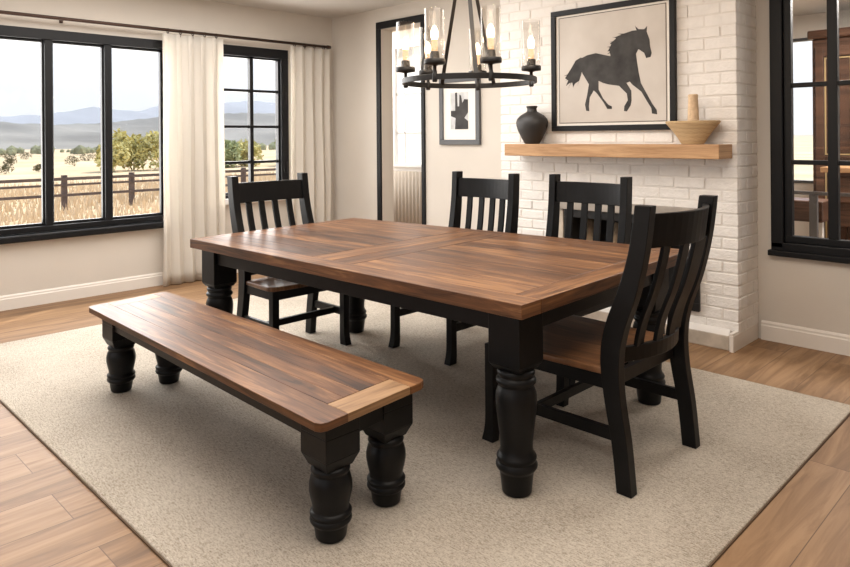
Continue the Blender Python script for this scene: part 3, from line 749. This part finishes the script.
# rounded outer corners: cut the end of the side boards at a slant in two steps
def cornered(s0, s1, t0, t1, tone, near):
    c = .030/L2; d = .030/W2_; p = lambda s, t: Qb(s, t)
    lo, hi = (t0, t1)
    if near: pts = [p(s0, t1), p(s0, t0+d), p(s0+c*.3, t0+d*.3), p(s0+c, t0), p(s1-c, t0), p(s1-c*.3, t0+d*.3), p(s1, t0+d), p(s1, t1)]
    else:    pts = [p(s0, t0), p(s1, t0), p(s1, t1-d), p(s1-c*.3, t1-d*.3), p(s1-c, t1), p(s0+c, t1), p(s0+c*.3, t1-d*.3), p(s0, t1-d)]
    bmx = B.bm; top = [bmx.verts.new((x, y, zb1)) for x, y in pts]; bot = [bmx.verts.new((x, y, zb0)) for x, y in pts]
    fs = [bmx.faces.new(top), bmx.faces.new(list(reversed(bot)))]
    for i in range(len(pts)):
        j = (i+1) % len(pts); fs.append(bmx.faces.new((bot[i], bot[j], top[j], top[i])))
    for f in fs:
        f.normal_update()
        for l in f.loops:
            l[B.uv].uv = (l.vert.co.x+(3 if near else 17), (l.vert.co.y if abs(f.normal.z) > .5 else l.vert.co.z)+5); tq = tone-(0 if abs(f.normal.z) > .5 else .08); l[B.tn] = (tq, tq, tq, 1)  # bench edge faces carry painted shade too
cornered(0, 1, 0, bw-.002, .03, True); cornered(0, 1, 1-.085/W2_+.002, 1, .05, False)
far = 1-.085/W2_
npk = 4
for k in range(npk):
    t0 = bw+(far-bw)*k/npk; t1 = bw+(far-bw)*(k+1)/npk
    tboard(ew, 1-ew, t0, t1, X, (-.04, .03, -.09, .02)[k], q=Qb, BB=B, z0=zb0, z1=zb1)
for s0, s1, tn in ((0, ew, .04), (1-ew, 1, .04)):
    tboard(s0, s1, bw, far, (0, 1), tn, q=Qb, BB=B, z0=zb0, z1=zb1, mi=1)
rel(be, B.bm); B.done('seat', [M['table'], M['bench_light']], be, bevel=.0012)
BLEG = [(-3.765, 1.458), (-1.872, 1.415), (-1.905, 1.695), (-3.705, 1.695)]
def bench_leg(bm, cx, cy, hb=.0715):
    box(bm, cx-hb, cx+hb, cy-hb, cy+hb, .300, .3755)
    v = [(cx+sx*hb, cy+sy*hb) for sx, sy in ((-1,-1),(1,-1),(1,1),(-1,1))]; w = [(cx+sx*hb*.74, cy+sy*hb*.74) for sx, sy in ((-1,-1),(1,-1),(1,1),(-1,1))]
    prism8(bm, [(x, y, .258) for x, y in w], [(x, y, .2999) for x, y in v]); box(bm, cx-hb, cx+hb, cy-hb, cy+hb, .3756, .4315)
    lathe(bm, [(.047, FZ), (.052, .02), (.058, .060), (.060, .064), (.066, .068), (.072, .077), (.070, .087), (.066, .090), (.069, .094), (.072, .101), (.068, .108), (.061, .112),
               (.062, .125), (.068, .15), (.0735, .178), (.073, .200), (.067, .224), (.061, .232), (.063, .238), (.0675, .245), (.065, .254), (.056, .261)], cx, cy, 36)
for cx, cy in BLEG:
    bm = bmesh.new(); bench_leg(bm, cx, cy); rel(be, bm); link('leg', bm, M['black'], be, bevel=.003)
for i in range(4):
    if i in (1, 3): pass
    a, b = off(BLEG[i], BLEG[(i+1) % 4], .074)
    n = {0: (0, -.048), 1: (.048, 0), 2: (0, .048), 3: (-.048, 0)}[i]
    a = (a[0]+n[0], a[1]+n[1]); b = (b[0]+n[0], b[1]+n[1])
    bm = bmesh.new(); apron(bm, a, b, .022, .352, .4315); rel(be, bm); link('apron', bm, M['black'], be, bevel=.002)

# ---------------------------------------------------------------- chairs (local: faces -Y, origin on the floor centre)
def make_chair(w=.50, depth=.50, label='', top=1.10, lean=0.0, bw_=.038, curve=1.0):
    root = empty('dining_chair', (0, 0, 0)); tag(root, label, 'chair', 'black slat-back chairs around the table')
    blk = M['black']; yb = depth/2; yf = -depth/2
    # rear post side profile (y offset, z, depth)
    prof = [(.052, .0, .062), (.034, .18, .064), (.004, .36, .070), (-.004, .50, .080), (.018, .62, .080), (.070, .76, .074), (.112, .92, .066), (.136, top, .064)]
    prof = [(yb+(y*curve if z > .5 else y), z, d) for y, z, d in prof]
    sp = smooth_path(prof, 5)
    for sx in (-1, 1):
        bm = bmesh.new(); sweep_rect(bm, [(sx*w/2, y, z) for y, z, d in sp], .047, [d for y, z, d in sp]); link('back_post', bm, blk, root, bevel=.003)
    def yat(z):
        for a, b in zip(sp, sp[1:]):
            if a[1] <= z <= b[1]: t = (z-a[1])/(b[1]-a[1]); return a[0]+(b[0]-a[0])*t
        return sp[-1][0]
    # front legs with flared foot
    for sx in (-1, 1):
        bm = bmesh.new(); fp = [(yf-.012, .0, .062), (yf-.003, .05, .052), (yf, .13, .045), (yf, .43, .045)]
        fp = smooth_path(fp, 4); sweep_rect(bm, [(sx*(w/2-.004), y, z) for y, z, d in fp], .045, [d for y, z, d in fp]); link('front_leg', bm, blk, root, bevel=.003)
    # curved rails between the posts
    def curved(z0, z1, name, bow, th=.024):
        bm = bmesh.new(); n = 14; rings = []
        for i in range(n+1):
            u = -1+2*i/n; x = u*(w/2-.0225); dy = bow*(1-u*u)
            ring = []
            for z, s in ((z0, -1), (z0, 1), (z1, 1), (z1, -1)):
                ring.append(bm.verts.new((x, yat(z)+dy+s*th/2, z)))
            rings.append(ring)
        for a, b in zip(rings, rings[1:]):
            for i in range(4):
                j = (i+1) % 4; f = bm.faces.new((a[i], b[i], b[j], a[j]))
        bm.faces.new(rings[0]); bm.faces.new(list(reversed(rings[-1]))); bmesh.ops.recalc_face_normals(bm, faces=bm.faces)
        link(name, bm, blk, root, bevel=.003)
    bow = bw_
    curved(.925, 1.055, 'top_rail', bow); curved(.475, .535, 'lower_rail', bow)
    ns = 4; pitch = (w-.047)/(ns+.75)
    for k in range(ns):
        x = (k-(ns-1)/2)*pitch; u = x/(w/2-.0225); dy = bow*(1-u*u)
        zs = [.530+(.928-.530)*i/14 for i in range(15)]
        bm = bmesh.new(); sweep_rect(bm, [(x, yat(z)+dy, z) for z in zs], .042 if w < .55 else .056, .016); link('slat', bm, blk, root, bevel=.002)
    # seat rails
    z0, z1 = .375, .428
    bm = bmesh.new(); box(bm, -w/2+.022, w/2-.022, yf-.016, yf+.008, z0, z1); link('seat_rail', bm, blk, root, bevel=.002)
    bm = bmesh.new(); box(bm, -w/2+.027, w/2-.027, yb-.034, yb-.012, z0, z1); link('seat_rail', bm, blk, root, bevel=.002)
    for sx in (-1, 1):
        bm = bmesh.new(); xx = sorted((sx*(w/2-.016), sx*(w/2+.010))); box(bm, xx[0], xx[1], yf+.024, yb-.038, z0, z1); link('seat_rail', bm, blk, root, bevel=.002)
    # side stretchers and the cross stretcher
    for sx in (-1, 1):
        bm = bmesh.new(); prism8(bm, [(sx*w/2-.011, yf+.023, .185), (sx*w/2+.011, yf+.023, .185), (sx*w/2+.011, yb-.004, .185), (sx*w/2-.011, yb-.004, .185)],
                                 [(sx*w/2-.011, yf+.023, .232), (sx*w/2+.011, yf+.023, .232), (sx*w/2+.011, yb-.008, .232), (sx*w/2-.011, yb-.008, .232)])
        link('side_stretcher', bm, blk, root, bevel=.002)
    bm = bmesh.new(); box(bm, -w/2+.012, w/2-.012, -.075, -.052, .188, .228); link('cross_stretcher', bm, blk, root, bevel=.002)
    # saddle seat made of boards, slightly dished, notched between the rear posts
    bm = bmesh.new(); uv = bm.loops.layers.uv.new('grain'); tn = bm.loops.layers.float_color.new('tone')
    nx, ny = 20, 16; G = {}
    sw = w/2+.030; y0, y1 = yf-.035, yb-.040
    for i in range(nx+1):
        for j in range(ny+1):
            u = -1+2*i/nx; v = j/ny
            x = u*sw*(1-.05*v); y = y0+(y1-y0)*v
            if v < .12: x *= 1-.10*(1-v/.12)**2; 
            dish = -.010*(1-u*u)*math.sin(PI*min(1, v*1.1))
            G[i, j] = bm.verts.new((x, y+.018*u*u*(1-v), .455+dish))
    fs = []
    for i in range(nx):
        for j in range(ny):
            f = bm.faces.new((G[i, j], G[i+1, j], G[i+1, j+1], G[i, j+1])); f.smooth = True; fs.append((f, i//5))
    for f, b in fs:
        for l in f.loops: l[uv].uv = (l.vert.co.y+b*7.3, l.vert.co.x+b*3.1); tv = (.05, -.03, .03, -.05)[b]; l[tn] = (tv, tv, tv, 1)
    o = link('seat', bm, M['seat'], root, smooth=True); sd = o.modifiers.new('s', 'SOLIDIFY'); sd.thickness = .026; sd.offset = -1
    bv = o.modifiers.new('b', 'BEVEL'); bv.width = .006; bv.segments = 3; bv.limit_method = 'ANGLE'; bv.angle_limit = .8
    return root
M['seat'] = wood('chair_seat_wood', (.060, .026, .012), (.19, .088, .040), (.34, .17, .08), rough=.38)
def dup(root, label):
    r_ = root.copy(); col.objects.link(r_); r_['label'] = label
    for chd in list(root.children):
        c = chd.copy(); col.objects.link(c); c.parent = r_
    return r_
side = make_chair(.50, .55, 'black slat-back chair on the far side of the table, nearer the far corner', curve=.45)
side.location = (-3.02, 3.27, FZ)
side.rotation_euler = (0, 0, 0)
s2 = dup(side, 'black slat-back chair on the far side of the table, in front of the fireplace')
s2.location = (-2.27, 3.37, FZ)
hl = make_chair(.54, .33, 'black slat-back chair at the left head of the table, by the gridded window', lean=.0)
hl.location = (-3.708, 2.535, FZ); hl.rotation_euler = (0, 0, PI/2)      # faces +X
hr = make_chair(.56, .60, 'large black slat-back chair in front, at the right end of the table', bw_=.072, top=1.088)
hr.location = (-1.645, 2.637, FZ); hr.rotation_euler = (0, 0, -PI/2)    # faces -X

# ---------------------------------------------------------------- chandelier
cd = empty('chandelier', (-2.376, 2.715, 1.647)); tag(cd, 'black iron ring chandelier with six clear glass cylinder lamps over the table', 'chandelier')
R = .345
bm = bmesh.new(); seg = 72; rings = []
for i in range(seg):
    a = 2*PI*i/seg; c, s = math.cos(a), math.sin(a)
    rings.append([bm.verts.new((rr*c, rr*s, z)) for rr, z in ((R-.007, -.014), (R+.007, -.014), (R+.007, .014), (R-.007, .014))])
for i in range(seg):
    a, b = rings[i], rings[(i+1) % seg]
    for k in range(4):
        j = (k+1) % 4; bm.faces.new((a[k], b[k], b[j], a[j]))
bmesh.ops.recalc_face_normals(bm, faces=bm.faces)
link('ring', bm, M['iron'], cd, bevel=.002)
rt, ft = Vector((right.x, right.y)), Vector((fwd.x, fwd.y))
def ringp(deg, rad=R):    # angle measured from the room diagonal
    a = math.radians(deg); p = rt*math.cos(a)*rad+ft*math.sin(a)*rad; return p
AP = Vector((-.012, -.012, .755))
for deg in (113, -88, 62):
    p = ringp(deg); bm = bmesh.new()
    a = Vector((p.x, p.y, .0)); d = (AP-a)
    sdir = Vector((rt.x, rt.y, 0))*.011; tdir = Vector((ft.x, ft.y, 0))*.005
    top = AP-d*.01
    prism8(bm, [a-sdir-tdir, a+sdir-tdir, a+sdir+tdir, a-sdir+tdir], [top-sdir*.8-tdir, top+sdir*.8-tdir, top+sdir*.8+tdir, top-sdir*.8+tdir])
    link('rod', bm, M['iron'], cd, bevel=.002)
bm = bmesh.new(); lathe(bm, [(.022, .73), (.03, .735), (.03, .765), (.018, .775), (.010, .78), (.010, CZ-1.647-.03)], AP.x, AP.y, 20); link('stem', bm, M['iron'], cd)
bm = bmesh.new(); lathe(bm, [(.02, CZ-1.647-.035), (.06, CZ-1.647-.03), (.065, CZ-1.647-.001)], AP.x, AP.y, 28); link('canopy', bm, M['iron'], cd)
for n_, deg in enumerate((-122, -76, 12, 78, 128, 165)):
    p = ringp(deg, R-.0); hd = empty('lamp', (p.x, p.y, 0)); hd.parent = cd
    bm = bmesh.new()
    lathe(bm, [(.010, -.026), (.013, -.02), (.013, .014), (.009, .02), (.009, .052), (.022, .056), (.050, .060), (.052, .064), (.052, .082), (.049, .085), (.024, .085), (.023, .118), (.019, .122)], seg=28)
    link('cup', bm, M['iron'], hd)
    bm = bmesh.new(); lathe(bm, [(.0485, .084), (.0485, .325), (.0462, .325), (.0462, .084)], seg=36, cap=False); link('glass_shade', bm, M['shade'], hd, smooth=True)
    bm = bmesh.new(); lathe(bm, [(.013, .121), (.015, .135), (.016, .155), (.015, .178)], seg=16); link('bulb_base', bm, M['bulb_glow'], hd, smooth=True)
    bm = bmesh.new(); lathe(bm, [(.014, .178), (.017, .19), (.019, .205), (.017, .222), (.011, .236), (.003, .247)], seg=16); link('bulb', bm, M['bulb'], hd, smooth=True)
    ld = bpy.data.lights.new('bulb_light', 'POINT'); ld.energy = 2.2; ld.color = (1, .72, .45); ld.shadow_soft_size = .03
    lo = bpy.data.objects.new('bulb_light', ld); col.objects.link(lo); lo.parent = hd; lo.location = (0, 0, .28)

# ---------------------------------------------------------------- outside
GZ = -.75
bm = bmesh.new(); box(bm, -1300, LX-WT-.3, -900, 1500, GZ-.5, GZ); o = struct('ground', bm, M['field'])
bm = bmesh.new(); box(bm, LX-WT-.3, 6, BY+2.9+WT, 60, GZ-.5, GZ); struct('ground', bm, M['field'])
def ridge(name, x, pts, mat, depth, seedv, rough):
    rnd = random.Random(seedv); bm = bmesh.new(); n = 220; g = []; hs = []
    y0, y1 = pts[0][0], pts[-1][0]
    for i in range(n+1):
        y = y0+(y1-y0)*i/n
        for (ya, za), (yb_, zb_) in zip(pts, pts[1:]):
            if ya <= y <= yb_+1e-6:
                t = (y-ya)/(yb_-ya); t = t*t*(3-2*t); h = za*(1-t)+zb_*t; break
        hs.append(h+rough*(math.sin(i*.9+seedv)+.6*math.sin(i*2.3)+rnd.uniform(-.6, .6)))
    for i in range(n+1):
        y = y0+(y1-y0)*i/n; row = []
        for j in range(13):
            v = j/12; z = GZ-1+(hs[i]-GZ+1)*(v**1.3)+(rough*3.5*math.sin(i*.31+j*.9)*math.sin(v*PI)+rnd.uniform(-1, 1)*rough if 0 < j < 12 else 0)
            row.append(bm.verts.new((x-depth*v+(math.sin(i*.35+j)*depth*.03), y, z)))
        row.append(bm.verts.new((x-depth*1.5, y, GZ-2)))
        g.append(row)
    for i in range(n):
        for j in range(13):
            f = bm.faces.new((g[i][j], g[i+1][j], g[i+1][j+1], g[i][j+1])); f.smooth = True
    o = link(name, bm, mat, smooth=True); o['kind'] = 'structure'; return o
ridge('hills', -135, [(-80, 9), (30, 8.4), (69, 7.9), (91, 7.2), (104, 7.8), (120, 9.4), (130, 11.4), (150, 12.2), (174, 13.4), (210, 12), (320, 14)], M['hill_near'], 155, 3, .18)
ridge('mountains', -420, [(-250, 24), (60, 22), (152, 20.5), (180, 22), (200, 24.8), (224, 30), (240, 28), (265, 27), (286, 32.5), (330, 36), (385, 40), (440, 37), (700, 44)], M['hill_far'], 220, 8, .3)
# haze in the valley air
m, nt, b, out = new_mat('valley_haze'); nt.nodes.remove(b)
vs = N(nt, 'ShaderNodeVolumeScatter', i_Density=.0013); vs.inputs['Color'].default_value = (1, 1, 1, 1)
nt.links.new(vs.outputs[0], out.inputs['Volume'])
bm = bmesh.new(); box(bm, -900, -70, -300, 900, GZ+.05, 60); o = link('haze', bm, m); o['kind'] = 'structure'

# fence
fe = empty('ranch_fence', (-22, 10, GZ)); tag(fe, 'dark wooden three-rail ranch fence crossing the dry field outside', 'fence')
for k in range(14):
    y = .95+k*1.985; bm = bmesh.new(); box(bm, -22.07, -21.93, y-.07, y+.07, GZ, .30); rel(fe, bm); link('post', bm, M['fence'], fe, bevel=.008)
for z0, z1 in ((.145, .235), (-.02, .045), (-.33, -.25)):
    bm = bmesh.new(); box(bm, -21.93, -21.90, .3, 27.5, z0, z1); rel(fe, bm); link('rail', bm, M['fence'], fe)
# shrubs: leafy crowns of many small leaf faces
def shrub(name, loc, w, h, mat, label, n, seedv, group, cat='shrub', ls=.19):
    rnd = random.Random(seedv); bm = bmesh.new()
    lobes = [(rnd.uniform(-.5, .5)*w*.6, rnd.uniform(-.5, .5)*w*.6, h*rnd.uniform(.35, .68), rnd.uniform(.26, .42)) for _ in range(7)]
    for _ in range(n):
        cx, cy, cz, rr = rnd.choice(lobes)
        while True:
            d = Vector((rnd.uniform(-1, 1), rnd.uniform(-1, 1), rnd.uniform(-1, 1)))
            if .1 < d.length < 1: break
        d = d.normalized()*rnd.uniform(.55, 1.0)
        c = Vector((cx+d.x*rr*w*.66, cy+d.y*rr*w*.66, max(.05, cz+d.z*rr*h)))
        a = Vector((rnd.uniform(-1, 1), rnd.uniform(-1, 1), rnd.uniform(-1, 1))).normalized()*ls*rnd.uniform(.6, 1.3)
        b = a.cross(Vector((rnd.uniform(-1, 1), rnd.uniform(-1, 1), rnd.uniform(-1, 1)))).normalized()*ls*rnd.uniform(.5, 1)
        bm.faces.new([bm.verts.new(c+q) for q in (-a, b*.6, a, -b*.6)])
    for cx, cy, cz, rr in lobes:
        tube(bm, [(cx*.1, cy*.1, 0), (cx*.6, cy*.6, cz*.5), (cx, cy, cz)], .02*h/2, 5)
    o = link(name, bm, mat); o.location = loc; tag(o, label, cat, group); return o
k = 0
G1 = 'autumn shrubs behind the fence'
for (x, y, w, h, mt_) in ((-45.5, 17.2, 2.3, 1.9, 'shrub_gold'), (-46.5, 18.9, 2.6, 2.6, 'shrub_gold'), (-46, 20.8, 3.0, 2.7, 'shrub_gold'), (-47, 22.9, 3.0, 2.5, 'shrub_gold'), (-45, 24.6, 2.8, 2.1, 'shrub_green'),
                       (-46, 27.0, 3.0, 2.1, 'shrub_gold'), (-44, 29.5, 3.0, 2.3, 'shrub_green'), (-45, 32, 3.4, 2.6, 'shrub_green')):
    lab = {'shrub_gold': 'golden autumn shrub beyond the ranch fence outside', 'shrub_green': 'dull green shrub beyond the fence, seen through the gridded window'}[mt_]
    if (x, y) == (-46, 27.0): lab = 'golden autumn shrub beyond the fence, seen through the gridded window'
    shrub('shrub', (x, y, GZ), w, h, M[mt_], lab, 1500, 20+k, G1 if mt_ == 'shrub_gold' and y < 26 else ('shrubs seen through the gridded window' if mt_ == 'shrub_green' else None)); k += 1
for (x, y, w, h) in ((-49.5, 14.0, .9, .6), (-48.4, 11.8, 1.2, .75), (-58, 19, 1.7, 1.0), (-70, 24, 1.5, 1.0), (-62, 15.5, 1.0, .7), (-75, 18.5, 1.6, 1.0), (-90, 33, 2.2, 1.5), (-82, 22, 1.5, 1.0), (-66, 37, 2, 1.4), (-85, 48, 3, 2)):
    shrub('brush', (x, y, GZ), w, h, M['brush'], 'small grey-green scrub bush dotted on the dry field', 260, 60+k, 'scrub bushes in the field', 'bush', .07); k += 1
# tree line at the foot of the hills
bm = bmesh.new(); rnd = random.Random(77)
for i in range(420):
    y = rnd.uniform(0, 220); x = -104-rnd.uniform(0, 20)
    r_ = rnd.uniform(.3, .95); bmesh.ops.create_icosphere(bm, subdivisions=1, radius=r_, matrix=Matrix.Translation((x, y, GZ+r_*.5)))
o = link('tree_line', bm, M['tree_line']); tag(o, 'low band of scrubby trees at the foot of the hills', 'trees', kind='stuff')
# tall dry grass near the fence
bm = bmesh.new(); rnd = random.Random(5)
for i in range(15000):
    x = -rnd.uniform(13.5, 34); y = rnd.uniform(2, 24)
    h = rnd.uniform(.12, .38); a = rnd.uniform(0, PI); w_ = rnd.uniform(.015, .04)
    dx, dy = math.cos(a)*w_, math.sin(a)*w_; lx, ly = rnd.uniform(-.08, .08), rnd.uniform(-.08, .08)
    bm.faces.new([bm.verts.new(p) for p in ((x-dx, y-dy, GZ), (x+dx, y+dy, GZ), (x+lx, y+ly, GZ+h))])
o = link('dry_grass', bm, M['grass']); tag(o, 'tall pale dry grass growing outside the left windows', 'grass', kind='stuff')

# ---------------------------------------------------------------- light
wd = bpy.data.worlds.new('sky'); scene.world = wd; wd.use_nodes = True; nt = wd.node_tree; nt.nodes.clear()
out = nt.nodes.new('ShaderNodeOutputWorld'); bg = nt.nodes.new('ShaderNodeBackground'); nt.links.new(bg.outputs[0], out.inputs[0])
tc = nt.nodes.new('ShaderNodeTexCoord'); sx = nt.nodes.new('ShaderNodeSeparateXYZ'); nt.links.new(tc.outputs['Generated'], sx.inputs[0])
rp = ramp(nt, [(0, (.93, .92, .90)), (.06, (.90, .93, .97)), (.30, (.72, .82, .96)), (1, (.55, .70, .95))])
nt.links.new(sx.outputs['Z'], rp.inputs[0]); nt.links.new(rp.outputs[0], bg.inputs[0]); bg.inputs[1].default_value = 1.15
sun = bpy.data.lights.new('sun', 'SUN'); sun.energy = 3.6; sun.angle = .02; sun.color = (1, .93, .82)
so = bpy.data.objects.new('sun', sun); col.objects.link(so)
so.rotation_euler = (-Vector((.30, -.75, -1)).normalized()).to_track_quat('Z', 'Y').to_euler()
def area(name, loc, target, sx_, sy_, e_, c):
    ld = bpy.data.lights.new(name, 'AREA'); ld.shape = 'RECTANGLE'; ld.size = sx_; ld.size_y = sy_; ld.energy = e_; ld.color = c
    o = bpy.data.objects.new(name, ld); col.objects.link(o); o.location = loc
    o.rotation_euler = (Vector(loc)-Vector(target)).to_track_quat('Z', 'Y').to_euler(); return o
area('daylight_left_windows', (LX-.25, 1.8, 1.45), (0, 1.8, .6), 2.2, 1.6, 75, (1, .98, .95))
area('daylight_gridded_window', (LX-.25, 3.77, 1.5), (0, 3.4, .6), .8, 1.4, 34, (1, .98, .95))
area('rear_fill', (-3.4, -2.1, 1.7), (-3.2, 3, .9), 4.5, 2.0, 22, (1, .96, .92))  # added fill light behind the camera, no known source there
area('ceiling_fill', (-4.4, 2.4, CZ-.02), (-4.4, 2.4, 0), 2.2, 2.6, 85, (1, .97, .93))  # added overhead fill, no lamp fitting here
area('ceiling_fill', (-1.3, 1.6, CZ-.02), (-1.3, 1.6, 0), 2.0, 2.6, 62, (1, .90, .79))  # second added overhead fill, warmer
area('hall_fill', (-7.6, 5.7, 2.7), (-6.6, 5.7, 0), .8, .8, 75, (1, .95, .9))  # fill added to brighten the hall
area('far_room_fill', (-.9, 6.2, 2.5), (-.9, 6.2, 0), 1.2, 1.0, 85, (1, .95, .88))  # fill added to brighten the room behind the interior window

vs_ = scene.view_settings
scene.display_settings.display_device = 'sRGB'
vs_.view_transform = 'Standard'; vs_.look = 'None'; vs_.gamma = 1.0; vs_.use_curve_mapping = False; vs_.exposure = 0.38
